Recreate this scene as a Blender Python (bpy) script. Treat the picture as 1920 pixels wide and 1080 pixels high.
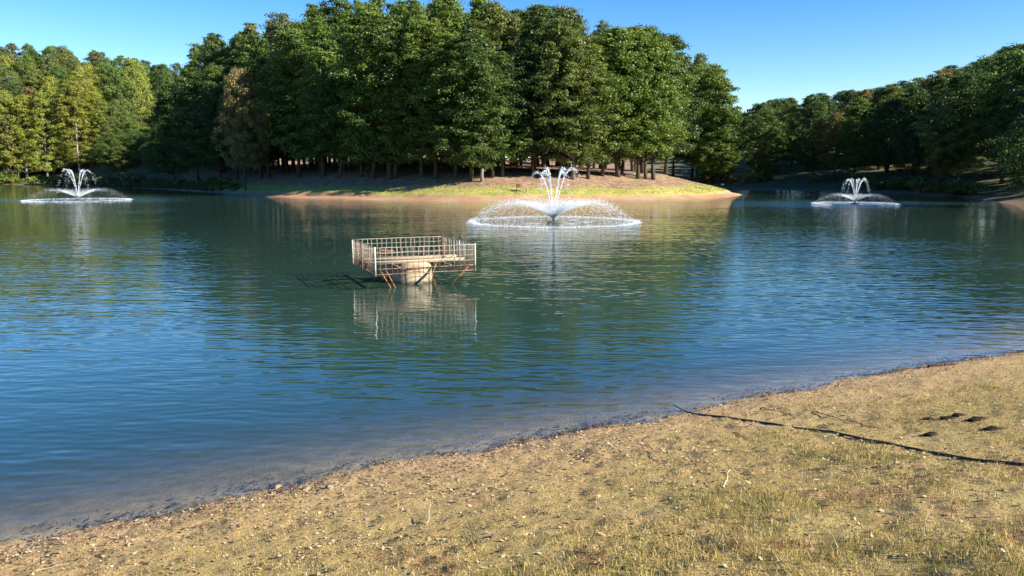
import bpy, math
import numpy as np
from mathutils import Vector

R = math.radians
rng = np.random.default_rng(7)
scene = bpy.context.scene
for o in list(bpy.data.objects):
    bpy.data.objects.remove(o)

# ------------------------------------------------------------------ camera
F, CX, CY, H, HOR = 1450.0, 960.0, 540.0, 3.2, 322.0     # focal length (px of a 1920 frame), eye height, horizon row
PITCH = math.atan((CY - HOR) / F)
cam_d = bpy.data.cameras.new('camera')
cam_d.sensor_width = 36.0
cam_d.lens = 36.0 * F / 1920.0
cam_d.clip_start = 0.1
cam_d.clip_end = 6000
cam = bpy.data.objects.new('camera', cam_d)
scene.collection.objects.link(cam)
cam.location = (0, 0, H)
cam.rotation_euler = (math.pi / 2 - PITCH, 0, 0)
scene.camera = cam

# ------------------------------------------------------------------ sky, sun, exposure
SUN_AZ, SUN_EL = R(112.0), R(28.0)        # clockwise from +Y (the way the camera looks)
world = bpy.data.worlds.new('World')
scene.world = world
world.use_nodes = True
wn = world.node_tree
wn.nodes.clear()
sky = wn.nodes.new('ShaderNodeTexSky')
sky.sky_type = 'NISHITA'
sky.sun_disc = False
sky.sun_elevation = SUN_EL
sky.sun_rotation = SUN_AZ
sky.altitude = 250
sky.air_density = 1.0
sky.dust_density = 0.0
sky.ozone_density = 2.5
hs = wn.nodes.new('ShaderNodeHueSaturation')
hs.inputs['Saturation'].default_value = 1.45
hs.inputs['Hue'].default_value = 0.513
bg = wn.nodes.new('ShaderNodeBackground')
bg.inputs['Strength'].default_value = 0.08
wo = wn.nodes.new('ShaderNodeOutputWorld')
wn.links.new(sky.outputs[0], hs.inputs['Color'])
wn.links.new(hs.outputs[0], bg.inputs['Color'])
wn.links.new(bg.outputs[0], wo.inputs['Surface'])

sd_ = bpy.data.lights.new('sun', 'SUN')
sd_.energy = 5.0
sd_.angle = R(0.5)
sd_.color = (1.0, 0.95, 0.86)
sun = bpy.data.objects.new('sun', sd_)
scene.collection.objects.link(sun)
SUNV = Vector((math.sin(SUN_AZ) * math.cos(SUN_EL), math.cos(SUN_AZ) * math.cos(SUN_EL), math.sin(SUN_EL)))
sun.rotation_euler = (-SUNV).to_track_quat('-Z', 'Y').to_euler()
sun.location = (60, -30, 60)

vs = scene.view_settings
vs.view_transform = 'Standard'
vs.look = 'None'
vs.gamma = 1.0
vs.exposure = 1.45
vs.use_curve_mapping = False
scene.cycles.use_denoising = True
scene.cycles.max_bounces = 8
scene.cycles.transparent_max_bounces = 12
scene.cycles.caustics_reflective = False
scene.cycles.caustics_refractive = False

# ------------------------------------------------------------------ helpers
def link(o, parent=None):
    scene.collection.objects.link(o)
    if parent is not None:
        o.parent = parent
    return o

def tag(o, label=None, cat=None, group=None, kind=None):
    if label: o['label'] = label
    if cat: o['category'] = cat
    if group: o['group'] = group
    if kind: o['kind'] = kind
    return o

def empty(name, loc=(0, 0, 0), rz=0.0):
    o = bpy.data.objects.new(name, None)
    o.empty_display_size = 0.3
    o.location = loc
    o.rotation_euler = (0, 0, rz)
    return link(o)

def mesh_np(name, verts, faces, mat=None, smooth=False, attrs=None):
    """faces: list of int arrays (n,k)"""
    me = bpy.data.meshes.new(name)
    verts = np.asarray(verts, dtype=np.float32)
    if not isinstance(faces, (list, tuple)):
        faces = [faces]
    faces = [np.asarray(f, dtype=np.int32) for f in faces if len(f)]
    loops = np.concatenate([f.ravel() for f in faces])
    sizes = np.concatenate([np.full(len(f), f.shape[1], dtype=np.int32) for f in faces])
    starts = np.concatenate([[0], np.cumsum(sizes)[:-1]]).astype(np.int32)
    me.vertices.add(len(verts))
    me.vertices.foreach_set('co', verts.ravel())
    me.loops.add(len(loops))
    me.loops.foreach_set('vertex_index', loops)
    me.polygons.add(len(sizes))
    me.polygons.foreach_set('loop_start', starts)
    me.polygons.foreach_set('loop_total', sizes)
    if smooth:
        me.polygons.foreach_set('use_smooth', np.ones(len(sizes), dtype=bool))
    if attrs:
        for k, v in attrs.items():
            v = np.asarray(v, dtype=np.float32)
            if v.ndim == 1:
                a = me.attributes.new(k, 'FLOAT', 'POINT')
                a.data.foreach_set('value', v)
            else:
                a = me.attributes.new(k, 'FLOAT_COLOR', 'POINT')
                c = np.ones((len(v), 4), dtype=np.float32)
                c[:, :3] = v
                a.data.foreach_set('color', c.ravel())
    me.update(calc_edges=True)
    if mat is not None:
        me.materials.append(mat)
    return me

def obj(name, me, parent=None):
    return link(bpy.data.objects.new(name, me), parent)

class MB:
    """collects simple shapes into one mesh"""
    def __init__(self):
        self.v, self.f, self.n = [], {}, 0
    def add(self, v, *faces):
        v = np.asarray(v, dtype=float)
        for f in faces:
            f = np.asarray(f, dtype=int)
            if len(f):
                self.f.setdefault(f.shape[1], []).append(f + self.n)
        self.v.append(v)
        self.n += len(v)
    def box(self, c, size, rz=0.0, ry=0.0):
        s = np.array(size) / 2
        v = np.array([(x, y, z) for x in (-1, 1) for y in (-1, 1) for z in (-1, 1)]) * s
        if ry:
            cc, ss = math.cos(ry), math.sin(ry)
            v = np.stack([v[:, 0] * cc + v[:, 2] * ss, v[:, 1], -v[:, 0] * ss + v[:, 2] * cc], 1)
        cc, ss = math.cos(rz), math.sin(rz)
        v = np.stack([v[:, 0] * cc - v[:, 1] * ss, v[:, 0] * ss + v[:, 1] * cc, v[:, 2]], 1)
        self.add(v + np.array(c), [(0, 1, 3, 2), (4, 6, 7, 5), (0, 4, 5, 1), (2, 3, 7, 6), (0, 2, 6, 4), (1, 5, 7, 3)])
    def tube(self, pts, rad, n=6, cap=True):
        pts = np.asarray(pts, dtype=float)
        m = len(pts)
        rad = np.broadcast_to(np.asarray(rad, dtype=float), (m,))
        t = np.gradient(pts, axis=0)
        t /= np.linalg.norm(t, axis=1)[:, None] + 1e-9
        ref = np.array([0, 0, 1.0]) if abs(t[:, 2]).mean() < 0.8 else np.array([1.0, 0, 0])
        a = np.cross(t, ref); a /= np.linalg.norm(a, axis=1)[:, None] + 1e-9
        b = np.cross(t, a)
        ang = np.arange(n) / n * 2 * math.pi
        v = pts[:, None] + rad[:, None, None] * (np.cos(ang)[None, :, None] * a[:, None] + np.sin(ang)[None, :, None] * b[:, None])
        i = np.arange(m - 1)[:, None] * n
        j = np.arange(n)[None]
        k = (j + 1) % n
        f = np.stack([i + j, i + k, i + n + k, i + n + j], -1).reshape(-1, 4)
        v = v.reshape(-1, 3)
        if cap:
            v = np.concatenate([v, pts[:1], pts[-1:]])
            c0, c1 = m * n, m * n + 1
            j1 = np.arange(n); k1 = (j1 + 1) % n
            tri = np.concatenate([np.stack([np.full(n, c0), k1, j1], 1),
                                  np.stack([np.full(n, c1), (m - 1) * n + j1, (m - 1) * n + k1], 1)])
            self.add(v, f, tri)
        else:
            self.add(v, f)
    def mesh(self, name, mat, smooth=False):
        return mesh_np(name, np.concatenate(self.v), [np.concatenate(x) for x in self.f.values()], mat, smooth)
    def build(self, name, mat, parent=None, smooth=False):
        return obj(name, self.mesh(name, mat, smooth), parent)

OCT_V = np.array([(1, 0, 0), (-1, 0, 0), (0, 1, 0), (0, -1, 0), (0, 0, 1), (0, 0, -1)], dtype=float)
OCT_F = np.array([(0, 2, 4), (2, 1, 4), (1, 3, 4), (3, 0, 4), (2, 0, 5), (1, 2, 5), (3, 1, 5), (0, 3, 5)])
def scatter(base_v, base_f, frames, pos):
    """frames: (n,3,3) rows = scaled local axes"""
    n, m = len(pos), len(base_v)
    v = np.einsum('mk,nkc->nmc', base_v, frames) + pos[:, None]
    f = base_f[None] + (np.arange(n) * m)[:, None, None]
    return v.reshape(-1, 3), f.reshape(-1, base_f.shape[1])
def drops(pos, r, vel=None, stretch=1.0):
    n = len(pos)
    r = np.broadcast_to(r, (n,))
    fr = np.zeros((n, 3, 3))
    if vel is None:
        fr[:, 0, 0] = r; fr[:, 1, 1] = r; fr[:, 2, 2] = r
    else:
        d = vel / (np.linalg.norm(vel, axis=1)[:, None] + 1e-9)
        a = np.cross(d, [0.3, 0.2, 0.93]); a /= np.linalg.norm(a, axis=1)[:, None] + 1e-9
        b = np.cross(d, a)
        s = np.broadcast_to(stretch, (n,))
        fr[:, 0] = d * (r * s)[:, None]; fr[:, 1] = a * r[:, None]; fr[:, 2] = b * r[:, None]
    return scatter(OCT_V, OCT_F, fr, pos)

def hash2(ix, iy, seed=0):
    h = (ix.astype(np.int64) * 374761393 + iy.astype(np.int64) * 668265263 + seed * 1442695041) & 0xffffffff
    h = ((h ^ (h >> 13)) * 1274126177) & 0xffffffff
    return ((h ^ (h >> 16)) & 0xffff) / 65535.0
def vnoise(x, y, seed=0):
    x = np.asarray(x, float); y = np.asarray(y, float)
    ix, iy = np.floor(x), np.floor(y)
    fx, fy = x - ix, y - iy
    fx = fx * fx * (3 - 2 * fx); fy = fy * fy * (3 - 2 * fy)
    a = hash2(ix, iy, seed); b = hash2(ix + 1, iy, seed); c = hash2(ix, iy + 1, seed); d = hash2(ix + 1, iy + 1, seed)
    return (a * (1 - fx) + b * fx) * (1 - fy) + (c * (1 - fx) + d * fx) * fy
def fbm(x, y, seed=0, oct=3):
    s, a, t = 0, 0.5, 0
    for k in range(oct):
        s = s + a * vnoise(x * 2 ** k, y * 2 ** k, seed + k); t += a; a *= 0.5
    return s / t
def smooth(a, b, x):
    t = np.clip((np.asarray(x, float) - a) / (b - a), 0, 1)
    return t * t * (3 - 2 * t)

def ray(px, py):
    d = np.array([(px - CX) / F, 1.0, -(py - CY) / F])
    c, s = math.cos(PITCH), math.sin(PITCH)
    return np.array([d[0], d[1] * c + d[2] * s, -d[1] * s + d[2] * c])
def at_water(px, py, z=0.0):
    d = ray(px, py)
    k = (z - H) / d[2]
    return d[0] * k, d[1] * k
def to_px(X, Y, Z):
    c, s = math.cos(PITCH), math.sin(PITCH)
    z = Z - H
    f = Y * c - z * s
    u = Y * s + z * c
    return CX + F * X / f, CY - F * u / f

ONES = ['', 'first', 'second', 'third', 'fourth', 'fifth', 'sixth', 'seventh', 'eighth', 'ninth', 'tenth', 'eleventh', 'twelfth',
        'thirteenth', 'fourteenth', 'fifteenth', 'sixteenth', 'seventeenth', 'eighteenth', 'nineteenth']
TENS = {2: ('twenty', 'twentieth'), 3: ('thirty', 'thirtieth'), 4: ('forty', 'fortieth'), 5: ('fifty', 'fiftieth'), 6: ('sixty', 'sixtieth'),
        7: ('seventy', 'seventieth'), 8: ('eighty', 'eightieth'), 9: ('ninety', 'ninetieth')}
def ordinal(n):
    if n >= 100: return 'hundredth' if n == 100 else 'hundred-and-' + ordinal(n - 100)
    if n < 20: return ONES[n]
    t, u = divmod(n, 10)
    return TENS[t][1] if u == 0 else TENS[t][0] + '-' + ONES[u]

# ------------------------------------------------------------------ lake outline and terrain
near_px = [(0, 1019), (141, 993), (281, 965), (422, 935), (563, 906), (703, 874), (890, 845), (960, 830), (1050, 812), (1130, 797),
           (1200, 787), (1302, 772), (1363, 754), (1465, 737), (1567, 717), (1689, 694), (1811, 675), (1920, 656)]
near_pts = [at_water(*p) for p in near_px]
pen_pts = [at_water(*p) for p in [(1387, 366.5), (1365, 370.5), (1340, 371.5), (1300, 372.5), (1250, 374), (1200, 375), (1120, 376.5), (1040, 377.2),
                                  (950, 377.8), (860, 377.5), (780, 376), (700, 374), (630, 372.5), (560, 371), (500, 369), (450, 365), (400, 360.5), (330, 356),
                                  (260, 352.5), (200, 350.5), (100, 347.5), (0, 345.5)]]
LAKE = np.array([(-160, 140), (-120, 40), (-70, 0), (-34, -7), (-18, 0.2), (-9, 4.2)] + near_pts +
                [(12.5, 16.2), (20, 21), (31, 29), (38, 42), (40, 54), (43.5, 66), (49, 76), (55.5, 92), (58, 102), (58, 114), (56.5, 128), (52, 138),
                 (46, 147), (42, 160), (37, 168), (33.5, 150), (34, 125), (33, 112)] + pen_pts + [(-165, 205)], dtype=float)

def shore_sd(x, y):
    """signed distance to the waterline, positive on land"""
    x = np.asarray(x, float).ravel(); y = np.asarray(y, float).ravel()
    best = np.full(len(x), 1e18)
    inside = np.zeros(len(x), dtype=bool)
    n = len(LAKE)
    for i in range(n):
        ax, ay = LAKE[i]; bx, by = LAKE[(i + 1) % n]
        dx, dy = bx - ax, by - ay
        t = np.clip(((x - ax) * dx + (y - ay) * dy) / (dx * dx + dy * dy), 0, 1)
        q = (x - ax - t * dx) ** 2 + (y - ay - t * dy) ** 2
        best = np.minimum(best, q)
        c = ((ay > y) != (by > y))
        if dy != 0:
            inside ^= c & (x < dx * (y - ay) / dy + ax)
    s = np.sqrt(best)
    return np.where(inside, -s, s)

HOLES = [at_water(px, py, 0.55) + (r,) for px, py, r in []]

def region(x, y):
    near = 1 - smooth(36, 50, y - 0.25 * np.abs(x))
    left = smooth(-56, -78, x) * smooth(100, 130, y)
    right = smooth(30, 44, x) * (1 - near)
    pen = np.clip(1 - near - left - right, 0, 1)
    return near, pen, left, right

def height(x, y, detail=True):
    x = np.asarray(x, float); y = np.asarray(y, float)
    shp = x.shape
    x = x.ravel(); y = y.ravel()
    s = shore_sd(x, y)
    near, pen, left, right = region(x, y)
    wob = (fbm(x * 0.35, y * 0.35, 3) - 0.5)
    # near bank
    sn = s + (fbm(x * 1.1, y * 1.1, 11) - 0.5) * 0.30 * np.exp(-(s / 1.2) ** 2) + (vnoise(x * 5, y * 5, 17) - 0.5) * 0.12 * np.exp(-(s / 0.5) ** 2)
    zn = np.where(sn > 0, 0.225 * sn, 0.20 * sn)
    zn = np.minimum(zn, 1.9 + 0.02 * np.maximum(sn - 8, 0))
    # far banks: clay beach, eroded lip, slope
    sp = s + wob * 0.9
    land = np.where(sp < 1.9, 0.17 * sp, 0.17 * 1.9 + 0.27 * smooth(1.9, 2.1, sp) + 0.25 * np.clip(sp - 2.1, 0, 9) + 0.07 * np.clip(sp - 11, 0, 60))
    zp = np.where(sp > 0, land, 0.16 * sp)
    zl = np.where(s > 0, np.minimum(0.12 * s, 1.2) + 0.40 * np.clip(s - 10, 0, 52) + 0.08 * np.clip(s - 60, 0, 400), 0.16 * s)
    zr = np.where(s > 0, np.minimum(0.18 * s, 1.3) + 0.13 * np.clip(s - 7, 0, 45) + 0.05 * np.clip(s - 50, 0, 400), 0.16 * s)
    w = near + pen + left + right + 1e-9
    z = (zn * near + zp * pen + zl * left + zr * right) / w
    z = np.maximum(z, -2.6)
    r = np.hypot(x, y)
    z = z + (fbm(x * 0.05, y * 0.05, 5) - 0.5) * 1.5 * smooth(8, 30, s)
    if detail:
        k = np.exp(-(r / 22) ** 2) * smooth(-2.0, 0.2, s)
        z = z + k * ((fbm(x * 2.2, y * 2.2, 21, 4) - 0.5) * 0.075 + (vnoise(x * 9, y * 9, 31) - 0.5) * 0.032)
        kf = (1 - np.exp(-(r / 40) ** 2)) * smooth(0.3, 2.5, s)
        z = z + kf * (fbm(x * 0.6, y * 0.6, 41) - 0.5) * 0.16
    return z.reshape(shp)

def gz(x, y):
    return float(height(np.array([x]), np.array([y]))[0])

def on_ground(px, py):
    """where the line of sight of a photo pixel meets the terrain"""
    d = ray(px, py)
    k = np.geomspace(2, 400, 6000)
    X, Y, Z = d[0] * k, d[1] * k, H + d[2] * k
    g = height(X, Y)
    i = int(np.argmax(Z < g))
    return X[i], Y[i], g[i]

# polar sheet round the camera, dense where the photograph looks
ang = np.unique(np.concatenate([np.arange(-44, 44.01, 0.25), np.arange(44, 316, 4.0)]))
ang = R(1) * ang
rad = [0.4, 0.9, 1.5]
while rad[-1] < 2500:
    r_ = rad[-1]
    rad.append(r_ * (1.011 if r_ < 18 else 1.022 if r_ < 74 else 1.0055 if r_ < 112 else 1.012 if r_ < 150 else 1.03 if r_ < 300 else 1.2))
rad = np.array(rad)
def polar(rad):
    A, Q = np.meshgrid(ang, rad)
    X = (np.sin(A) * Q).ravel(); Y = (np.cos(A) * Q).ravel()
    na, nr = len(ang), len(rad)
    i = np.arange(nr - 1)[:, None] * na
    j = np.arange(na)[None]; k = (j + 1) % na
    f = np.stack([i + j, i + na + j, i + na + k, i + k], -1).reshape(-1, 4)[:, ::-1]
    return X, Y, f, na
GX, GY, gf, na = polar(rad)
GZ = height(GX, GY)
gs = shore_sd(GX, GY)
nr_, pn_, lf_, rt_ = region(GX, GY)
verts = np.concatenate([np.stack([GX, GY, GZ], 1), [[0, 0, gz(0, 0)]]])
c0 = len(verts) - 1
fan = np.stack([np.full(na, c0), (np.arange(na) + 1) % na, np.arange(na)], 1)
ap = lambda a, b: np.append(a, b)

# ------------------------------------------------------------------ material helpers
def new_mat(name):
    m = bpy.data.materials.new(name)
    m.use_nodes = True
    nt = m.node_tree
    nt.nodes.clear()
    out = nt.nodes.new('ShaderNodeOutputMaterial')
    return m, nt, out
class N:
    def __init__(self, nt): self.nt = nt
    def node(self, t, **kw):
        n = self.nt.nodes.new(t)
        for k, v in kw.items(): setattr(n, k, v)
        return n
    def set(self, sock, v):
        if hasattr(v, 'is_output'): self.nt.links.new(v, sock)
        else: sock.default_value = v
    def math(self, op, a, b=0.0, clamp=False):
        n = self.node('ShaderNodeMath', operation=op, use_clamp=clamp)
        self.set(n.inputs[0], a); self.set(n.inputs[1], b)
        return n.outputs[0]
    def vmath(self, op, a, b=(0, 0, 0)):
        n = self.node('ShaderNodeVectorMath', operation=op)
        self.set(n.inputs[0], a); self.set(n.inputs[1], b)
        return n.outputs[0]
    def noise(self, vec, scale, detail=2.0, rough=0.5, dist=0.0):
        n = self.node('ShaderNodeTexNoise')
        self.set(n.inputs['Vector'], vec)
        n.inputs['Scale'].default_value = scale
        n.inputs['Detail'].default_value = detail
        n.inputs['Roughness'].default_value = rough
        n.inputs['Distortion'].default_value = dist
        return n.outputs[0]
    def ramp(self, fac, stops):
        n = self.node('ShaderNodeValToRGB')
        self.set(n.inputs[0], fac)
        e = n.color_ramp.elements
        while len(e) > 1: e.remove(e[-1])
        e[0].position = stops[0][0]; e[0].color = (*stops[0][1], 1)
        for p, c in stops[1:]:
            q = e.new(p); q.color = (*c, 1)
        return n.outputs[0]
    def mix(self, fac, a, b, mode='MIX'):
        n = self.node('ShaderNodeMix', data_type='RGBA', blend_type=mode)
        self.set(n.inputs[0], fac)
        self.set(n.inputs[6], a if hasattr(a, 'is_output') else (*a, 1))
        self.set(n.inputs[7], b if hasattr(b, 'is_output') else (*b, 1))
        return n.outputs[2]
    def smooth(self, x, a, b):
        n = self.node('ShaderNodeMapRange', interpolation_type='SMOOTHSTEP')
        self.set(n.inputs[0], x)
        n.inputs[1].default_value = a; n.inputs[2].default_value = b
        return n.outputs[0]
    def attr(self, name, out='Fac'):
        return self.node('ShaderNodeAttribute', attribute_name=name).outputs[out]
    def pos(self):
        return self.node('ShaderNodeNewGeometry').outputs['Position']
    def bump(self, h, dist, strength=1.0):
        n = self.node('ShaderNodeBump')
        n.inputs['Strength'].default_value = strength
        n.inputs['Distance'].default_value = dist
        self.set(n.inputs['Height'], h)
        return n.outputs[0]
    def principled(self, color, rough=0.9, spec=0.2, normal=None, metallic=0.0):
        n = self.node('ShaderNodeBsdfPrincipled')
        self.set(n.inputs['Base Color'], color if hasattr(color, 'is_output') else (*color, 1))
        self.set(n.inputs['Roughness'], rough)
        n.inputs['Specular IOR Level'].default_value = spec
        n.inputs['Metallic'].default_value = metallic
        if normal is not None: self.set(n.inputs['Normal'], normal)
        return n.outputs[0]

# ground -------------------------------------------------------------
def ground_material():
    m, nt, out = new_mat('ground')
    n = N(nt)
    P = n.pos()
    s = n.attr('shore'); near = n.attr('near'); side = n.attr('side')
    big = n.noise(P, 0.55, 4, 0.6)
    mid = n.noise(P, 3.0, 5, 0.65)
    fine = n.noise(P, 22.0, 5, 0.7)
    grit = n.noise(P, 90.0, 4, 0.7)
    # near bank: bleached sandy clay, straw, moss
    base = n.ramp(fine, [(0.25, (0.17, 0.10, 0.04)), (0.42, (0.43, 0.26, 0.095)), (0.55, (0.60, 0.39, 0.15)), (0.75, (0.74, 0.54, 0.27))])
    base = n.mix(n.smooth(grit, 0.35, 0.75), base, (0.52, 0.36, 0.18))
    moss = n.mix(n.smooth(mid, 0.35, 0.7), (0.33, 0.255, 0.070), (0.50, 0.365, 0.135))
    sn = n.math('ADD', s, n.math('MULTIPLY', n.math('SUBTRACT', big, 0.5), 2.4))
    mossf = n.math('MULTIPLY', n.smooth(sn, 0.5, 3.2), n.smooth(mid, 0.30, 0.62))
    base = n.mix(n.math('MULTIPLY', mossf, 0.88), base, moss)
    red = n.smooth(n.noise(P, 1.7, 3, 0.6), 0.60, 0.75)
    base = n.mix(n.math('MULTIPLY', red, 0.4), base, (0.34, 0.17, 0.09))
    strip = n.math('SUBTRACT', 1.0, n.smooth(n.math('ADD', s, n.math('MULTIPLY', n.math('SUBTRACT', mid, 0.5), 0.9)), 0.15, 0.85))
    base = n.mix(n.math('MULTIPLY', strip, 0.6), base, n.mix(n.smooth(fine, 0.35, 0.65), (0.36, 0.19, 0.10), (0.56, 0.37, 0.22)))
    wet = n.math('SUBTRACT', 1.0, n.smooth(n.math('ADD', s, n.math('MULTIPLY', n.math('SUBTRACT', mid, 0.5), 0.5)), 0.0, 0.22))
    bed = n.mix(n.smooth(mid, 0.35, 0.65), (0.30, 0.21, 0.105), (0.46, 0.34, 0.18))
    nearc = n.mix(wet, base, bed)
    # far banks: orange clay, mown grass, pine straw
    sf = n.math('ADD', s, n.math('MULTIPLY', n.math('SUBTRACT', n.noise(P, 0.16, 4, 0.6), 0.5), 4.0))
    clay = n.mix(n.smooth(n.noise(P, 0.25, 3), 0.4, 0.65), (0.39, 0.215, 0.115), (0.43, 0.29, 0.16))
    clay = n.mix(n.smooth(n.noise(P, 2.2, 4), 0.45, 0.8), clay, (0.30, 0.19, 0.10))
    gr = n.mix(n.smooth(n.noise(P, 0.8, 4), 0.35, 0.7), (0.29, 0.27, 0.06), (0.42, 0.36, 0.11))
    straw = n.mix(n.smooth(n.noise(P, 1.5, 5, 0.7), 0.35, 0.68), (0.20, 0.115, 0.07), (0.36, 0.24, 0.15))
    straw = n.mix(n.smooth(n.noise(P, 0.3, 3), 0.58, 0.7), straw, (0.29, 0.26, 0.09))
    farc = n.mix(n.smooth(sf, 4.0, 6.2), gr, straw)
    lip = n.math('ADD', s, n.math('MULTIPLY', n.math('SUBTRACT', n.noise(P, 0.9, 2), 0.5), 0.5))
    farc = n.mix(n.smooth(lip, 1.9, 2.3), clay, farc)
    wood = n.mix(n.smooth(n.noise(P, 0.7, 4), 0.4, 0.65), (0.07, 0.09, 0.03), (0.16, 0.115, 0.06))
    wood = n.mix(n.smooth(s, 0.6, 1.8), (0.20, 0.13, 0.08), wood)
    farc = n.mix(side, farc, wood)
    farc = n.mix(n.smooth(s, 0.05, -0.3), farc, (0.13, 0.12, 0.06))
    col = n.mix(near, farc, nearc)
    h = n.math('ADD', n.math('MULTIPLY', fine, 0.055), n.math('MULTIPLY', grit, 0.016))
    bs = n.principled(col, 0.95, 0.12, n.bump(h, 1.0, 1.0))
    nt.links.new(bs, out.inputs['Surface'])
    return m

ground = obj('ground', mesh_np('ground', verts, [gf, fan], ground_material(), True,
             {'shore': ap(gs, 8), 'near': ap(nr_, 1), 'side': ap(np.clip(lf_ + rt_, 0, 1), 0)}))
tag(ground, 'dry grassy lake bank, clay beach and lakebed', kind='structure')

# water --------------------------------------------------------------
FOUNTAINS = [(*at_water(1038, 416), 1.0), (*at_water(147, 375), 1.0), (*at_water(1603, 382), 0.73)]
wrad = rad[(rad > 1.4) & (rad < 260)]
WX, WY, wf, _ = polar(wrad)
wd = np.maximum(0.0, -height(WX, WY))
gust = np.zeros(len(WX))
for k, (fx, fy, sc) in enumerate(FOUNTAINS):
    d = np.hypot((WX - fx) / (1.5 if k else 0.8), WY - fy)
    gust += np.exp(-(d / (8.5 if k else 6.0)) ** 2) * (1.0 if k else 0.6)
keep = np.abs(WX) < 200

def water_material():
    m, nt, out = new_mat('lake_water')
    n = N(nt)
    P = n.pos()
    patch = n.noise(P, 0.035, 3, 0.5)
    patch2 = n.noise(n.vmath('MULTIPLY', P, (0.05, 0.16, 1)), 1.0, 2, 0.5)
    amp = n.math('ADD', 0.40, n.math('MULTIPLY', n.smooth(patch, 0.35, 0.68), 0.55))
    amp = n.math('MULTIPLY', amp, n.math('ADD', 0.6, n.math('MULTIPLY', n.smooth(patch2, 0.3, 0.7), 0.55)))
    amp = n.math('ADD', amp, n.math('MULTIPLY', n.attr('gust'), 2.2))
    layers = [((0.30, 0.95, 0), 8, 0.038, 1.0), ((1.15, 3.6, 0), -7, 0.028, 1.0), ((3.2, 8.0, 0), 12, 0.012, 0.0)]
    eps = 0.02
    def h(vec):
        tot = None
        for sc, rot, a, det in layers:
            mp = n.node('ShaderNodeMapping')
            n.set(mp.inputs['Vector'], vec)
            mp.inputs['Rotation'].default_value = (0, 0, R(rot))
            mp.inputs['Scale'].default_value = (*sc[:2], 1)
            v = n.math('MULTIPLY', n.noise(mp.outputs[0], 1.0, det, 0.45), a)
            tot = v if tot is None else n.math('ADD', tot, v)
        return tot
    h0 = h(P); hx = h(n.vmath('ADD', P, (eps, 0, 0))); hy = h(n.vmath('ADD', P, (0, eps, 0)))
    k = n.math('MULTIPLY', amp, -1.0 / eps)
    cmb = n.node('ShaderNodeCombineXYZ')
    n.set(cmb.inputs[0], n.math('MULTIPLY', n.math('SUBTRACT', hx, h0), k))
    n.set(cmb.inputs[1], n.math('MULTIPLY', n.math('SUBTRACT', hy, h0), k))
    cmb.inputs[2].default_value = 1.0
    nrm = n.vmath('NORMALIZE', cmb.outputs[0])
    dt = n.node('ShaderNodeVectorMath', operation='DOT_PRODUCT')      # Schlick reflectance, the same from above and below
    n.set(dt.inputs[0], n.node('ShaderNodeNewGeometry').outputs['Incoming']); n.set(dt.inputs[1], nrm)
    cosi = n.math('ABSOLUTE', dt.outputs['Value'])
    refl = n.math('ADD', 0.02, n.math('MULTIPLY', 0.98, n.math('POWER', n.math('SUBTRACT', 1.0, cosi, True), 5.0)), True)
    gl = n.node('ShaderNodeBsdfGlossy')
    gl.inputs['Roughness'].default_value = 0.03
    gl.inputs['Color'].default_value = (1, 1, 1, 1)
    n.set(gl.inputs['Normal'], nrm)
    tr = n.node('ShaderNodeBsdfTransparent')
    tr.inputs['Color'].default_value = (0.94, 0.97, 0.95, 1)
    df = n.node('ShaderNodeBsdfDiffuse')
    df.inputs['Color'].default_value = (0.024, 0.055, 0.041, 1)
    # turbid water: the deeper, the less of the lakebed shows
    opt = n.math('SUBTRACT', 1.0, n.math('POWER', 2.718, n.math('MULTIPLY', n.attr('depth'), -2.6)))
    body = n.node('ShaderNodeMixShader')
    n.set(body.inputs[0], opt)
    nt.links.new(tr.outputs[0], body.inputs[1]); nt.links.new(df.outputs[0], body.inputs[2])
    top = n.node('ShaderNodeMixShader')
    n.set(top.inputs[0], refl)
    nt.links.new(body.outputs[0], top.inputs[1]); nt.links.new(gl.outputs[0], top.inputs[2])
    nt.links.new(top.outputs[0], out.inputs['Surface'])
    return m
wfk = wf[keep[wf].all(axis=1)]
water = obj('lake_water', mesh_np('lake_water', np.stack([WX, WY, np.zeros(len(WX))], 1), wfk, water_material(), True, {'depth': wd, 'gust': gust}))
tag(water, 'rippled green and blue lake water', kind='structure')

# ------------------------------------------------------------------ trees
def leaf_material():
    m, nt, out = new_mat('foliage')
    n = N(nt)
    oi = n.node('ShaderNodeObjectInfo')
    var = n.attr('var')
    c = n.mix(n.smooth(var, 0.0, 1.0), oi.outputs['Color'], n.mix(0.55, oi.outputs['Color'], (0.125, 0.165, 0.028)))
    c = n.mix(1.0, c, n.ramp(var, [(0.0, (0.55, 0.58, 0.55)), (0.5, (0.95, 0.95, 0.95)), (1.0, (1.35, 1.28, 1.15))]), 'MULTIPLY')
    bs = n.principled(c, 0.5, 0.35)
    tl = n.node('ShaderNodeBsdfTranslucent')
    n.set(tl.inputs[0], n.mix(1.0, c, (1.15, 1.25, 0.5), 'MULTIPLY'))
    mx = n.node('ShaderNodeMixShader')
    mx.inputs[0].default_value = 0.33
    nt.links.new(bs, mx.inputs[1]); nt.links.new(tl.outputs[0], mx.inputs[2])
    nt.links.new(mx.outputs[0], out.inputs['Surface'])
    return m
def bark_material():
    m, nt, out = new_mat('bark')
    n = N(nt)
    oi = n.node('ShaderNodeObjectInfo')
    tc = n.node('ShaderNodeTexCoord').outputs['Object']
    v = n.vmath('MULTIPLY', tc, (9, 9, 1.2))
    no = n.noise(v, 1.0, 4, 0.65)
    c = n.mix(1.0, oi.outputs['Color'], n.ramp(no, [(0.25, (0.45, 0.43, 0.40)), (0.75, (1.35, 1.3, 1.25))]), 'MULTIPLY')
    nt.links.new(n.principled(c, 0.95, 0.1, n.bump(no, 0.05)), out.inputs['Surface'])
    return m
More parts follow.
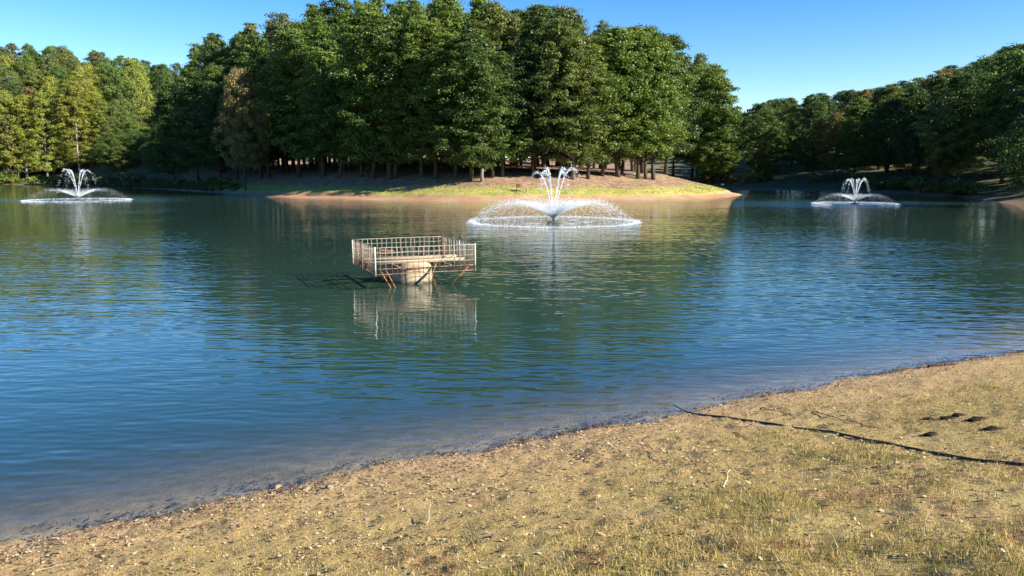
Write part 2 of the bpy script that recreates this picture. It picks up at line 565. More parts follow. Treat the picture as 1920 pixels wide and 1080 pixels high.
LEAF, BARK = leaf_material(), bark_material()

LEAF_V = np.array([(-0.5, 0, 0), (0, -0.36, 0.06), (0.5, 0, 0), (0, 0.36, 0.06)])
LEAF_F = np.array([(0, 1, 2, 3)])
def leaves(pos, nrm, size, g):
    n = len(pos)
    nrm = nrm / (np.linalg.norm(nrm, axis=1)[:, None] + 1e-9)
    a = np.cross(nrm, g.normal(size=(n, 3))); a /= np.linalg.norm(a, axis=1)[:, None] + 1e-9
    b = np.cross(nrm, a)
    fr = np.stack([a, b, nrm], 1) * size[:, None, None]
    return scatter(LEAF_V, LEAF_F, fr, pos)

def make_tree(seed, h=20.0, crown0=0.16, width=4.2, profile='oval', nclump=120, per=150, leaf=0.34, clump=1.15, flat=0.62, trunk_r=0.22, lean=0.5):
    """meshes (trunk, crown) of a tree h tall standing at the origin"""
    g = np.random.default_rng(seed)
    tz = np.linspace(0, h * 0.93, 9)
    off = np.cumsum(g.normal(0, 0.16 * lean, (9, 2)), axis=0); off[0] = 0
    tp = np.stack([off[:, 0], off[:, 1], tz], 1)
    tr = trunk_r * (1 - 0.9 * (tz / (h * 0.95)) ** 0.9)
    tr[0] *= 1.35
    mb = MB()
    tp0 = tp.copy(); tp0[0, 2] = -0.5
    mb.tube(tp0, tr, 7)
    t = (np.arange(nclump) + g.random(nclump)) / nclump
    t = t ** 0.9
    if profile == 'oval':
        pr = np.sin(math.pi * np.clip(0.10 + 0.88 * t, 0, 1)) ** 0.62
        pr = pr * (1.0 - 0.25 * t)
    elif profile == 'tall':
        pr = (1 - t) ** 0.38 * (0.55 + 0.45 * np.minimum(1, t * 5))
    elif profile == 'round':
        pr = np.sqrt(np.clip(1 - (2 * t - 1) ** 2, 0.04, 1))
    else:                                    # pine
        pr = (1 - t) ** 0.8 * (0.7 + 0.3 * np.sin(t * 40)) * np.minimum(1, 0.5 + t * 3)
    az = np.arange(nclump) * 2.39996 + g.normal(0, 0.5, nclump)
    lob = 1 + 0.27 * np.sin(az * 2 + 7 * t + g.random() * 6) + 0.2 * np.sin(az * 3 - 11 * t + g.random() * 6) + 0.12 * np.sin(23 * t + az)
    rr = width * pr * lob * np.sqrt(g.uniform(0.18, 1.0, nclump))
    z = h * (crown0 + (1 - crown0) * t * 0.96)
    cx = np.interp(z, tz, tp[:, 0]) + rr * np.cos(az)
    cy = np.interp(z, tz, tp[:, 1]) + rr * np.sin(az)
    z = z + g.normal(0, 0.35, nclump) - 0.08 * rr
    C = np.stack([cx, cy, z], 1)
    cr = clump * (0.5 + 1.0 * g.random(nclump) ** 1.5) * (0.7 + 0.3 * pr)
    # limbs
    for i in range(0, nclump, 3):
        z0 = max(h * crown0 * 0.75, z[i] - 0.55 * rr[i] - 0.4)
        z0 = min(z0, h * 0.9)
        p0 = np.array([np.interp(z0, tz, tp[:, 0]), np.interp(z0, tz, tp[:, 1]), z0])
        p1 = C[i]
        mid = (p0 + p1) / 2 + np.array([0, 0, -0.12 * rr[i]]) + g.normal(0, 0.12, 3)
        r0 = np.interp(z0, tz, tr) * 0.42
        mb.tube([p0, mid, p1], [r0, r0 * 0.6, 0.012], 4, cap=False)
    trunk = mb.mesh('trunk', BARK, True)
    # leaves on the outside of clumps
    n = nclump * per
    ci = np.repeat(np.arange(nclump), per)
    d = g.normal(size=(n, 3)); d /= np.linalg.norm(d, axis=1)[:, None]
    d[:, 2] = np.where(d[:, 2] < -0.35, -d[:, 2] * 0.6, d[:, 2])
    q = g.random(n) ** 0.45
    pos = C[ci] + d * (cr[ci] * q)[:, None] * np.array([1, 1, flat])
    outw = np.stack([np.cos(az), np.sin(az), np.zeros(nclump)], 1)[ci]
    pos = pos + outw * (g.random(n) ** 3 * 0.5)[:, None]
    pos[:, 2] -= g.random(n) ** 4 * 0.5
    nr = d * 0.8 + outw * 0.2 + np.array([0, 0, 0.3]) + g.normal(0, 0.7, (n, 3))
    size = leaf * g.uniform(0.55, 1.3, n)
    v, f = leaves(pos, nr, size, g)
    var = np.clip(g.random(nclump)[ci] * 0.5 + g.random(n) * 0.5, 0, 1)
    crown = mesh_np('crown', v, f, LEAF, False, {'var': np.repeat(var, 4)})
    return trunk, crown, h

PROTO = {
    'oval': [make_tree(11 + k, 20, [0.17, 0.14, 0.2, 0.12][k], [4.4, 3.9, 4.9, 4.2][k], 'oval', 230, 125, leaf=0.245, clump=1.0) for k in range(4)],
    'tall': [make_tree(31 + k, 20, 0.12, [3.6, 3.2, 4.1][k], 'tall', 210, 120, leaf=0.225, clump=0.95) for k in range(3)],
    'round': [make_tree(51 + k, 14, [0.2, 0.12][k], [4.8, 4.2][k], 'round', 170, 130, leaf=0.245, clump=1.05) for k in range(2)],
    'pine': [make_tree(61, 22, 0.25, 4.0, 'pine', 95, 170, leaf=0.24, clump=1.05, flat=0.38, trunk_r=0.26)],
    'sparse': [make_tree(71, 15, 0.3, 2.6, 'tall', 60, 70, leaf=0.30, clump=0.8, trunk_r=0.11)],
}
COL = {
    'dark green': (0.042, 0.080, 0.020), 'deep green': (0.064, 0.112, 0.022), 'green': (0.100, 0.158, 0.026), 'light green': (0.150, 0.205, 0.030),
    'olive': (0.135, 0.160, 0.036), 'yellow-green': (0.29, 0.30, 0.045), 'yellow': (0.42, 0.34, 0.04), 'rusty brown': (0.23, 0.155, 0.065),
    'orange': (0.28, 0.15, 0.055), 'red': (0.24, 0.075, 0.04), 'grey-green': (0.14, 0.155, 0.075),
}
KIND_WORD = {'oval': 'broadleaf tree', 'tall': 'pointed tree', 'round': 'rounded tree', 'pine': 'pine tree', 'sparse': 'thin sapling'}
KIND_NAME = {'oval': 'broadleaf_tree', 'tall': 'pointed_tree', 'round': 'rounded_tree', 'pine': 'pine_tree', 'sparse': 'sapling'}
TREES = []
def place_tree(kind, x, y, h, colour, wood, row, wide=None, bark=(0.085, 0.07, 0.055), label=None):
    g = rng
    tm, cm, h0 = PROTO[kind][int(g.integers(len(PROTO[kind])))]
    root = empty(KIND_NAME[kind], (x, y, gz(x, y) - 0.03), g.uniform(0, 6.28))
    sz = h / h0
    sx = (sz ** 0.7 if wide is None else wide) * g.uniform(0.92, 1.1)
    root.scale = (sx, sx, sz)
    a = obj('trunk', tm, root); a.color = (*[c * g.uniform(0.85, 1.2) for c in bark], 1)
    b = obj('crown', cm, root)
    j = g.uniform(0.85, 1.18); w = g.uniform(0.92, 1.1)
    c = COL[colour]
    b.color = (c[0] * j * w, c[1] * j, c[2] * j / w, 1)
    px, py = to_px(x, y, root.location.z)
    TREES.append(dict(o=root, px=px, py=py, kind=kind, colour=colour, wood=wood, row=row, label=label, y=y))
    return root

def skyline(pts):
    xs, ys = zip(*pts)
    return lambda px: float(np.interp(px, xs, ys))
def tall_to(x, y, ytop):
    return (HOR - ytop) / F * y + H - gz(x, y)

PEN_SKY = skyline([(200, 200), (300, 112), (340, 92), (380, 72), (420, 42), (480, 16), (540, 0), (600, 14), (680, -2), (760, 14), (820, 10), (880, -6), (930, 18),
                   (960, 22), (1040, 24), (1100, 35), (1150, 58), (1200, 56), (1250, 66), (1300, 95), (1340, 125), (1370, 185), (1400, 270)])
LEFT_SKY = skyline([(-300, 70), (0, 84), (60, 86), (120, 92), (180, 100), (250, 112), (300, 122), (420, 130)])
RIGHT_SKY = skyline([(1340, 215), (1380, 208), (1410, 196), (1450, 188), (1500, 178), (1560, 172), (1600, 173), (1650, 163), (1690, 150), (1730, 146), (1760, 128),
                     (1800, 118), (1850, 96), (1880, 88), (1920, 92), (2050, 60)])

used = []
def free(x, y, dmin):
    return all((x - a) ** 2 + (y - b) ** 2 > dmin * dmin for a, b in used)

# the peninsula: trunks along the front as the photograph shows them (photo column, row of the trunk's foot)
front = [(330, 345), (372, 343), (412, 341), (446, 337), (490, 334), (505, 335), (560, 333), (607, 331), (636, 333), (678, 332), (699, 335), (732, 336), (741, 334), (789, 332),
         (818, 335), (854, 334), (884, 339), (903, 341), (924, 333), (943, 332), (1002, 331), (1054, 333), (1074, 336), (1102, 335), (1129, 330), (1160, 332), (1196, 335),
         (1211, 336), (1225, 337), (1262, 331), (1297, 333), (1318, 336), (1336, 340)]
pal = ['deep green', 'green', 'deep green', 'green', 'dark green', 'light green']
for i, (px, py) in enumerate(front):
    x, y, z = on_ground(px, py)
    used.append((x, y))
    top = PEN_SKY(px)
    drop = rng.uniform(0.05, 0.42) if px < 1000 else rng.uniform(0.0, 0.2)
    if px > 1290: drop = rng.uniform(0.0, 0.12)
    h = float(np.clip(tall_to(x, y, top + drop * (330 - top)), 7, 25))
    kind = ['oval', 'oval', 'tall', 'oval', 'tall'][i % 5] if px < 1180 else 'oval'
    colour = pal[int(rng.integers(6))] if px < 1040 else ['light green', 'light green', 'green', 'light green', 'olive'][int(rng.integers(5))]  # lighter greens on the right put stronger sunlight into the leaf colour
    pale = (0.30, 0.27, 0.22) if px in (903, 1074) else (0.10, 0.085, 0.065)
    place_tree(kind, x, y, h, colour, 'pen', 'front', wide=float(np.clip(h / 16.5, 0.8, 1.3)), bark=pale)
# bushy skirts at the tip and the rusty tree at the left
x, y, z = on_ground(1352, 345); place_tree('round', x - 1.0, y + 1.0, 9.5, 'light green', 'pen', 'tip', wide=0.8); used.append((x, y))
x, y, z = on_ground(1328, 338); place_tree('round', x, y + 1, 10.5, 'olive', 'pen', 'tip', wide=0.8); used.append((x, y))
for px, py, top, c in ((1348, 343, 150, 'light green'), (1358, 344.5, 205, 'green'), (1312, 333, 108, 'olive')):
    x, y, z = on_ground(px, py); x += 0.0; y += 2.0
    h = tall_to(x, y, top)
    place_tree('oval', x, y, h, c, 'pen', 'tip', wide=float(np.clip(h / 17, 0.7, 1.0))); used.append((x, y))
# deeper rows
n_ = 0
tries = 0
while n_ < 108 and tries < 8000:
    tries += 1
    x = rng.uniform(-92, 36); y = rng.uniform(94, 172)
    s = shore_sd([x], [y])[0]
    near_, pen_, left_, right_ = [float(a[0]) for a in region(np.array([x]), np.array([y]))]
    if s < (12.5 if x < 8 else 8.5) or s > (70 if x > -40 else 62 if x > -62 else 20) or not free(x, y, 4.3): continue
    px = 960 + F * x / y
    if px < 285 or px > 1318: continue
    used.append((x, y)); n_ += 1
    top = PEN_SKY(px) + rng.choice([0, 0, 6, 14, 30])
    h = float(np.clip(tall_to(x, y, top), 9, 27))
    kind = ['oval', 'tall', 'oval', 'oval', 'pine'][n_ % 5] if n_ % 15 else 'pine'
    colour = ['deep green', 'dark green', 'green', 'green', 'olive', 'grey-green'][int(rng.integers(6))]
    place_tree(kind, x, y, h, colour, 'pen', 'deep', wide=float(np.clip(h / 18, 0.8, 1.3)))
x, y = -39.5, 115.5
place_tree('round', x, y, tall_to(x, y, 135), 'rusty brown', 'pen', 'special', wide=0.7, label='broadleaf tree turning rusty amid the dark left of the peninsula wood')

# left wood, sunlit, rising up its hillside
special = [(20, 205, 165, 'tall', 'yellow-green'), (60, 206, 180, 'tall', 'yellow-green'), (98, 206, 175, 'tall', 'yellow-green'), (158, 207, 152, 'tall', 'yellow-green'), (205, 209, 185, 'tall', 'yellow-green'),
           (240, 211, 190, 'round', 'olive'), (5, 203, 230, 'round', 'yellow'), (32, 204, 215, 'sparse', 'rusty brown'), (78, 214, 140, 'oval', 'rusty brown'), (258, 238, 152, 'tall', 'red'),
           (280, 240, 142, 'tall', 'orange'), (130, 208, 205, 'tall', 'yellow-green'), (-40, 205, 190, 'tall', 'olive'), (-20, 206, 170, 'round', 'deep green'), (180, 208, 215, 'sparse', 'yellow-green'),
           (8, 214, 190, 'pine', 'deep green'), (45, 205, 205, 'sparse', 'yellow-green')]
for px, y, top, kind, colour in special:
    x = (px - 960) / F * y
    s = shore_sd([x], [y])[0]
    if s < 2.5: y += 3.5 - s; x = (px - 960) / F * y
    used.append((x, y))
    h = float(np.clip(tall_to(x, y, top), 6, 24))
    place_tree(kind, x, y, h, colour, 'left', 'front', wide=float(np.clip(h / 19, 0.55, 1.2)), bark=(0.32, 0.28, 0.22) if kind in ('tall', 'sparse') else (0.10, 0.085, 0.065))
n_ = tries = 0
while n_ < 110 and tries < 12000:
    tries += 1
    px = rng.uniform(-130, 430); y = rng.uniform(175, 275)
    x = (px - 960) / F * y
    s = shore_sd([x], [y])[0]
    if s < 6 or not free(x, y, 4.4) or y < 203 + max(0.0, px - 190) * 0.24: continue
    used.append((x, y)); n_ += 1
    row = 'mid' if s < 24 else 'upper'
    top = LEFT_SKY(px) + rng.choice([0, 4, 12, 26]) + (0 if row == 'upper' else rng.uniform(0, 50))
    h = float(np.clip(tall_to(x, y, top), 11, 24))
    kind = ['round', 'round', 'oval', 'round', 'oval'][n_ % 5]
    sunny = px < 215 and s < 26 and rng.random() < 0.5  # sunlit part of the slope gets its brightness partly from leaf colour
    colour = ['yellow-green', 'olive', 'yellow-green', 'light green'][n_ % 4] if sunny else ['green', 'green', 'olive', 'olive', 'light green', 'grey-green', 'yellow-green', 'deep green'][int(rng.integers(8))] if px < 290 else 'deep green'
    place_tree(kind, x, y, h, colour, 'left', row, wide=float(np.clip(h / 20, 0.7, 1.1)) * (0.85 if kind == 'round' else 1.0))

# low growth closing the meadow between the left wood and the peninsula
n_ = tries = 0
while n_ < 34 and tries < 5000:
    tries += 1
    px = rng.uniform(185, 345) if n_ < 16 else rng.uniform(400, 720); y = rng.uniform(172, 214)
    x = (px - 960) / F * y
    s = shore_sd([x], [y])[0]
    if s < 13 or not free(x, y, 3.4): continue
    used.append((x, y)); n_ += 1
    h = rng.uniform(6.0, 10.5) * (1.0 if px < 350 else 1.4)
    place_tree('round', x, y, h, ['deep green', 'green', 'olive', 'deep green'][n_ % 4], 'left' if px < 350 else 'back', 'meadow' if px < 350 else 'back', wide=float(h / 11))

# right wood, backlit
n_ = tries = 0
while n_ < 92 and tries < 8000:
    tries += 1
    px = rng.uniform(1335, 2120); y = rng.uniform(52, 235)
    x = (px - 960) / F * y
    s = shore_sd([x], [y])[0]
    back = y > 150
    if s < (3.0 if not back else 7) or s > (36 if not back else 75) or x < 34 or not free(x, y, 4.6 if not back else 5.6): continue
    if px > 1930 and y < 82: continue
    used.append((x, y)); n_ += 1
    row = 'front' if s < 12 else 'upper'
    top = RIGHT_SKY(px) + (rng.choice([0, 3, 8, 16]) if row == 'upper' else rng.uniform(8, 75))
    h = float(np.clip(tall_to(x, y, top), 6.5, 23))
    kind = ['oval', 'oval', 'round', 'tall', 'oval'][n_ % 5]
    colour = ['deep green', 'dark green', 'dark green', 'green', 'olive', 'deep green', 'dark green', 'rusty brown'][int(rng.integers(8))]  # mostly dark greens: part of the wood's shade is in the leaf colour
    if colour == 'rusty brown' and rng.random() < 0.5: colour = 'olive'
    place_tree(kind, x, y, h, colour, 'right', row, wide=float(np.clip(h / 16, 0.6, 1.3)))

used.append((47, 70)); place_tree('round', 47.2, 70.0, 8.5, 'dark green', 'right', 'front', wide=0.75)
# labels
WHERE = {('pen', 'front'): 'in the front row of the peninsula wood', ('pen', 'tip'): 'bushing out at the peninsula tip', ('left', 'front'): 'on the sunlit far left shore',
         ('left', 'mid'): 'halfway up the far left hillside', ('left', 'upper'): 'high on the far left hillside', ('left', 'meadow'): 'in the shaded meadow left of the peninsula', ('right', 'front'): 'along the shaded right shore',
         ('right', 'upper'): 'up behind the shaded right shore'}
WHERE[('back', 'back')] = 'far back behind the peninsula trunks'
GROUP = {'back': 'low trees behind the peninsula wood', 'pen': 'trees of the peninsula wood', 'left': 'trees of the far left wood', 'right': 'trees of the shaded right wood'}
rows = {}
for t in TREES:
    rows.setdefault((t['wood'], t['row']), []).append(t)
for key, ts in rows.items():
    ts.sort(key=lambda t: t['px'])
    for i, t in enumerate(ts):
        base = f"{t['colour']} {KIND_WORD[t['kind']]}"
        if t['label']: lab = t['label']
        elif key[1] == 'deep': lab = f"{base} deep in the peninsula wood, {ordinal(i + 1)} from the left"
        else: lab = f"{base} {WHERE[key]}, {ordinal(i + 1)} from the left"
        tag(t['o'], lab, 'tree', GROUP[t['wood']])

# ------------------------------------------------------------------ shrubs and reeds on the far banks
def shrub_mesh(seed, r=1.0, n=900, leaf=0.2):
    g = np.random.default_rng(seed)
    k = 14
    c = np.stack([g.normal(0, 0.5, k), g.normal(0, 0.5, k), g.uniform(0.15, 0.95, k)], 1) * r
    ci = g.integers(0, k, n)
    d = g.normal(size=(n, 3)); d /= np.linalg.norm(d, axis=1)[:, None]
    d[:, 2] = np.abs(d[:, 2])
    pos = c[ci] + d * 0.45 * r * (g.random(n) ** 0.5)[:, None]
    v, f = leaves(pos, d + g.normal(0, 0.5, (n, 3)), leaf * g.uniform(0.6, 1.3, n), g)
    fo = mesh_np('foliage', v, f, LEAF, False, {'var': np.repeat(g.random(n), 4)})
    mb = MB()
    for i in range(0, k, 2):
        mb.tube([(0, 0, -0.1), c[i] * [0.5, 0.5, 0.55], c[i]], [0.04, 0.025, 0.01], 4)
    return mb.mesh('stems', BARK, True), fo
SHRUB = [shrub_mesh(90 + k) for k in range(3)]
shrubs = []
def shrub(x, y, r, colour, where):
    sm, fm = SHRUB[int(rng.integers(3))]
    o = empty('shrub', (x, y, gz(x, y) - 0.05), rng.uniform(0, 6.28))
    o.scale = (r * 1.2, r * 1.2, r)
    a = obj('stems', sm, o); a.color = (0.11, 0.085, 0.06, 1)
    b = obj('foliage', fm, o); b.color = (*COL[colour], 1)
    shrubs.append((960 + F * x / y, o, colour, where))
def shrub_row(n, pts, r0, r1, cols, where, s0=1.2, s1=5):
    for _ in range(n):
        t = rng.uniform(0, len(pts) - 1.001)
        i = int(t); f = t - i
        x = pts[i][0] * (1 - f) + pts[i + 1][0] * f; y = pts[i][1] * (1 - f) + pts[i + 1][1] * f
        dirv = np.array([x, y]) / np.hypot(x, y)
        sgn = rng.uniform(s0, s1)
        x, y = x + dirv[0] * sgn, y + dirv[1] * sgn
        if shore_sd([x], [y])[0] < 0.6 or 960 + F * x / y > 1850: continue
        shrub(x, y, rng.uniform(r0, r1), cols[int(rng.integers(len(cols)))], where)
shrub_row(22, pen_pts[-4:], 0.9, 2.2, ['olive', 'green', 'yellow-green', 'rusty brown'], 'on the far left shore', 2, 6)
shrub_row(12, pen_pts[-7:-3], 0.8, 1.6, ['deep green', 'olive', 'green'], 'on the dark bank left of the peninsula', 5, 12)
shrub_row(26, [(57, 130), (58.5, 110), (57, 98), (51, 80), (45, 68)], 0.9, 2.0, ['olive', 'green', 'rusty brown', 'deep green'], 'on the shaded right bank', 2, 6)
shrub_row(10, [(36, 165), (44, 158), (48, 147), (54, 138)], 0.8, 1.7, ['olive', 'deep green', 'rusty brown'], 'at the head of the right inlet', 6, 12)
for w in sorted(set(s[3] for s in shrubs)):
    ss = sorted([s for s in shrubs if s[3] == w], key=lambda s: s[0])
    for i, (px, o, c, _) in enumerate(ss):
        tag(o, f"low {c} shrub {w}, {ordinal(i + 1)} from the left", 'shrub', 'shrubs along the far shore')

def tint_material(name, rough=0.9, transl=0.0, spec=0.15):
    m, nt, out = new_mat(name)
    n = N(nt)
    c = n.attr('tint', 'Color')
    b = n.principled(c, rough, spec)
    if transl:
        tl = n.node('ShaderNodeBsdfTranslucent'); n.set(tl.inputs[0], c)
        mx = n.node('ShaderNodeMixShader'); mx.inputs[0].default_value = transl
        nt.links.new(b, mx.inputs[1]); nt.links.new(tl.outputs[0], mx.inputs[2])
        b = mx.outputs[0]
    nt.links.new(b, out.inputs['Surface'])
    return m
BLADE = tint_material('grass_blade', 0.7, 0.25)
DRY = tint_material('dry_litter', 0.9, 0.1)

def blades(pos, length, width, tint, g, lean=0.7):
    n = len(pos)
    a = g.uniform(0, 6.283, n)
    side = np.stack([np.cos(a), np.sin(a), np.zeros(n)], 1) * (width / 2)[:, None]
    b = g.uniform(0, 6.283, n); l = np.abs(g.normal(0, lean, n))
    up = np.stack([np.cos(b) * np.sin(l), np.sin(b) * np.sin(l), np.abs(np.cos(l)) + 0.05], 1)
    v = np.stack([pos - side, pos + side, pos + up * length[:, None]], 1).reshape(-1, 3)
    f = np.arange(3 * n).reshape(-1, 3)
    return v, f, np.repeat(tint, 3, axis=0)

# reeds on the dark bank
g = np.random.default_rng(5)
n = 9000
t = g.uniform(0, 1, n)
pp = np.array(pen_pts[-6:-1]); u = t * (len(pp) - 1.001); i = u.astype(int); f_ = (u - i)[:, None]
p = pp[i] * (1 - f_) + pp[i + 1] * f_
dv = p / np.linalg.norm(p, axis=1)[:, None]
p = p + dv * g.uniform(1.0, 10, n)[:, None]
p = p[shore_sd(p[:, 0], p[:, 1]) > 0.5]
pos = np.column_stack([p, height(p[:, 0], p[:, 1])])
tint = np.array([(0.085, 0.085, 0.035)]) * g.uniform(0.5, 1.5, (len(pos), 1)) * g.uniform(0.85, 1.15, (len(pos), 3))
v, f, tt = blades(pos, g.uniform(0.5, 1.5, len(pos)), g.uniform(0.05, 0.14, len(pos)), tint, g, 0.35)
tag(obj('reeds', mesh_np('reeds', v, f, BLADE, False, {'tint': tt})), 'rough reeds and long grass on the far left bank', 'reeds', kind='stuff')

# mown grass of the peninsula
n = 60000
p = np.column_stack([g.uniform(-50, 33, n), g.uniform(82, 125, n)])
s = shore_sd(p[:, 0], p[:, 1])
dens = smooth(1.9, 2.3, s) * (1 - 0.85 * smooth(4.0, 7.0, s + (fbm(p[:, 0] * 0.16, p[:, 1] * 0.16, 77) - 0.5) * 5)) * (s < 14)
k = g.random(n) < dens
p = p[k]
pos = np.column_stack([p, height(p[:, 0], p[:, 1])])
tint = np.where(g.random((len(p), 1)) < 0.35, np.array([(0.36, 0.31, 0.11)]), np.array([(0.26, 0.26, 0.065)])) * g.uniform(0.7, 1.25, (len(p), 1))
v, f, tt = blades(pos, g.uniform(0.05, 0.16, len(p)), g.uniform(0.05, 0.12, len(p)), tint, g, 0.6)
tag(obj('lawn_grass', mesh_np('lawn_grass', v, f, BLADE, False, {'tint': tt})), 'sunlit mown grass along the peninsula edge', 'grass', kind='stuff')

# ------------------------------------------------------------------ drain tower with wire cage
def metal(name, c1, c2, rust, lo, hi):
    m, nt, out = new_mat(name)
    n = N(nt)
    P = n.node('ShaderNodeTexCoord').outputs['Object']
    no = n.noise(P, 6.0, 4, 0.7)
    c = n.mix(n.smooth(n.noise(P, 20, 3), 0.3, 0.7), c1, c2)
    z = n.node('ShaderNodeSeparateXYZ'); n.set(z.inputs[0], P)
    f = n.smooth(n.math('SUBTRACT', n.math('MULTIPLY', no, 1.0), n.math('MULTIPLY', n.math('SUBTRACT', z.outputs[2], 0.5), 0.35)), lo, hi)
    c = n.mix(f, c, rust)
    nt.links.new(n.principled(c, 0.75, 0.3, n.bump(no, 0.01)), out.inputs['Surface'])
    return m
GALV = metal('weathered_paint', (0.48, 0.44, 0.37), (0.38, 0.33, 0.26), (0.27, 0.10, 0.045), 0.50, 0.66)
WIRE = metal('galvanised_wire', (0.40, 0.34, 0.26), (0.28, 0.22, 0.16), (0.23, 0.10, 0.055), 0.38, 0.54)
RUST = metal('rusty_steel', (0.24, 0.10, 0.05), (0.14, 0.06, 0.035), (0.32, 0.14, 0.06), 0.4, 0.7)
def concrete_material():
    m, nt, out = new_mat('stained_concrete')
    n = N(nt)
    P = n.node('ShaderNodeTexCoord').outputs['Object']
    a = n.noise(P, 3.5, 5, 0.65)
    b = n.noise(n.vmath('MULTIPLY', P, (1, 1, 0.25)), 9, 3, 0.6)
    c = n.mix(n.smooth(a, 0.35, 0.7), (0.42, 0.33, 0.21), (0.28, 0.21, 0.13))
    c = n.mix(n.math('MULTIPLY', n.smooth(b, 0.55, 0.75), 0.6), c, (0.33, 0.17, 0.09))
    z = n.node('ShaderNodeSeparateXYZ'); n.set(z.inputs[0], P)
    c = n.mix(n.math('MULTIPLY', n.smooth(n.math('ADD', z.outputs[2], n.math('MULTIPLY', a, 0.12)), 0.20, 0.06), 0.85), c, (0.07, 0.055, 0.03))
    nt.links.new(n.principled(c, 0.92, 0.15, n.bump(n.noise(P, 40, 4, 0.7), 0.012)), out.inputs['Surface'])
    return m
CONC = concrete_material()
def timber_material():
    m, nt, out = new_mat('bleached_timber')
    n = N(nt)
    P = n.node('ShaderNodeTexCoord').outputs['Object']
    a = n.noise(n.vmath('MULTIPLY', P, (1.2, 14, 14)), 1.0, 4, 0.6)
    c = n.ramp(a, [(0.3, (0.28, 0.21, 0.12)), (0.7, (0.48, 0.39, 0.26))])
    nt.links.new(n.principled(c, 0.85, 0.2, n.bump(a, 0.01)), out.inputs['Surface'])
    return m
TIMB = timber_material()

ROT = R(23.0)
cx_, cy_ = at_water(774, 528)
cage = empty('drain_tower', (cx_ - 0.02, cy_ + 0.02, 0), ROT)
tag(cage, 'square rusty wire cage on a round concrete drain riser standing in the lake', 'drain tower')
LU, LV, ZB, ZT = 2.86, 2.95, 0.45, 1.17
hu, hv = LU / 2, LV / 2
# riser: hollow concrete pipe with a worn rim
prof = [(0.58, -2.4), (0.58, 0.57), (0.565, 0.605), (0.53, 0.62), (0.47, 0.62), (0.455, 0.60), (0.455, -0.4)]
a_ = np.arange(48) / 48 * 2 * math.pi
v = np.array([(r * math.cos(t), r * math.sin(t), z) for r, z in prof for t in a_])
f = [(i * 48 + j, i * 48 + (j + 1) % 48, (i + 1) * 48 + (j + 1) % 48, (i + 1) * 48 + j) for i in range(len(prof) - 1) for j in range(48)]
pipe = obj('concrete_riser', mesh_np('concrete_riser', v, np.array(f), CONC, True), cage)
mb = MB(); mb.tube([(0.61 * math.cos(t), 0.61 * math.sin(t), 0.46) for t in np.linspace(0, 2 * math.pi, 40)], 0.012, 5); mb.build('band', RUST, pipe)
# mesh panels
post_mesh = {}
def post(x, y, z0, z1, r, mat, name='corner_post'):
    m = MB(); m.tube([(x, y, z0), (x, y, (z0 + z1) / 2), (x, y, z1)], r, 8)
    return m.build(name, mat, cage)
post(-hu, -hv, ZB - 0.03, ZT + 0.03, 0.028, GALV); post(hu, -hv, ZB - 0.03, ZT + 0.03, 0.028, GALV)
post(-hu, hv, ZB - 0.03, ZT + 0.01, 0.024, GALV); post(hu, hv, ZB - 0.03, ZT + 0.03, 0.03, RUST)
post(hu + 0.01, -0.1, ZB - 0.02, ZT + 0.02, 0.024, GALV, 'side_post'); post(-hu - 0.01, 0.15, ZB - 0.04, ZT + 0.02, 0.028, RUST, 'side_post')
def panel(p0, p1, ncol, nrow=5):
    p0 = np.array(p0); p1 = np.array(p1)
    fr = MB()
    d = (p1 - p0) / np.linalg.norm(p1 - p0)
    for z in (ZB, ZT):
        k = np.linspace(0, 1, 9)[:, None]
        q = np.column_stack([p0 + (p1 - p0) * k, np.full(9, z) + rng.normal(0, 0.004, 9)])
        fr.tube(q, 0.010, 5)
    pn = fr.build('mesh_panel', WIRE, cage)
    nrm = np.array([-d[1], d[0]])
    vb = MB(); vb.tube([(0, 0, ZB), (0.003, 0.002, (ZB + ZT) / 2), (0, 0, ZT)], 0.0078, 4)
    vm = vb.mesh('bar', WIRE)
    for i in range(1, ncol):
        q = p0 + (p1 - p0) * i / ncol + rng.normal(0, 0.004, 2)
        b = obj('bar', vm, pn); b.location = (q[0], q[1], 0)
        b.rotation_euler = (rng.normal(0, 0.008), rng.normal(0, 0.008), 0)
    for j in range(1, nrow):
        z = ZB + (ZT - ZB) * j / nrow
        k = np.linspace(0, 1, 11)[:, None]
        q = p0 + (p1 - p0) * k + nrm * (0.011 + rng.normal(0, 0.004, 11)[:, None])
        m = MB(); m.tube(np.column_stack([q, z + rng.normal(0, 0.005, 11)]), 0.0078, 4)
        m.build('bar', WIRE, pn)
panel((-hu, -hv), (hu, -hv), 19); panel((hu, -hv), (hu, hv), 20); panel((-hu, hv), (hu, hv), 19); panel((-hu, -hv), (-hu, hv), 20)
# beams across the riser, carrying the cage
for (yy, zz, th, w) in ((0.36, 0.665, 0.07, 0.15), (-0.42, 0.66, 0.07, 0.13)):
    m = MB(); m.box((0, yy, zz), (LU + 0.1, w, th)); m.build('timber_beam', TIMB, cage)
for xx in (-0.75, 0.72):
    m = MB(); m.box((xx, 0, 0.60), (0.06, LV - 0.05, 0.05)); m.build('steel_beam', RUST, cage)
# struts from the cage corners down to the riser
for sx, sy, e in ((-1, -1, 0.0), (-1, -1, 0.16), (-1, 1, 0.0), (1, -1, 0.0), (1, 1, 0.0)):
    m = MB()
    ax, ay = sx * (hu - 0.12 - e), sy * (hv - 0.05)
    m.tube([(ax, ay, ZB + 0.16), (ax * 0.42 + e * 0.2, ay * 0.40, -0.5)], 0.021, 6)
    m.build('strut', RUST, cage)
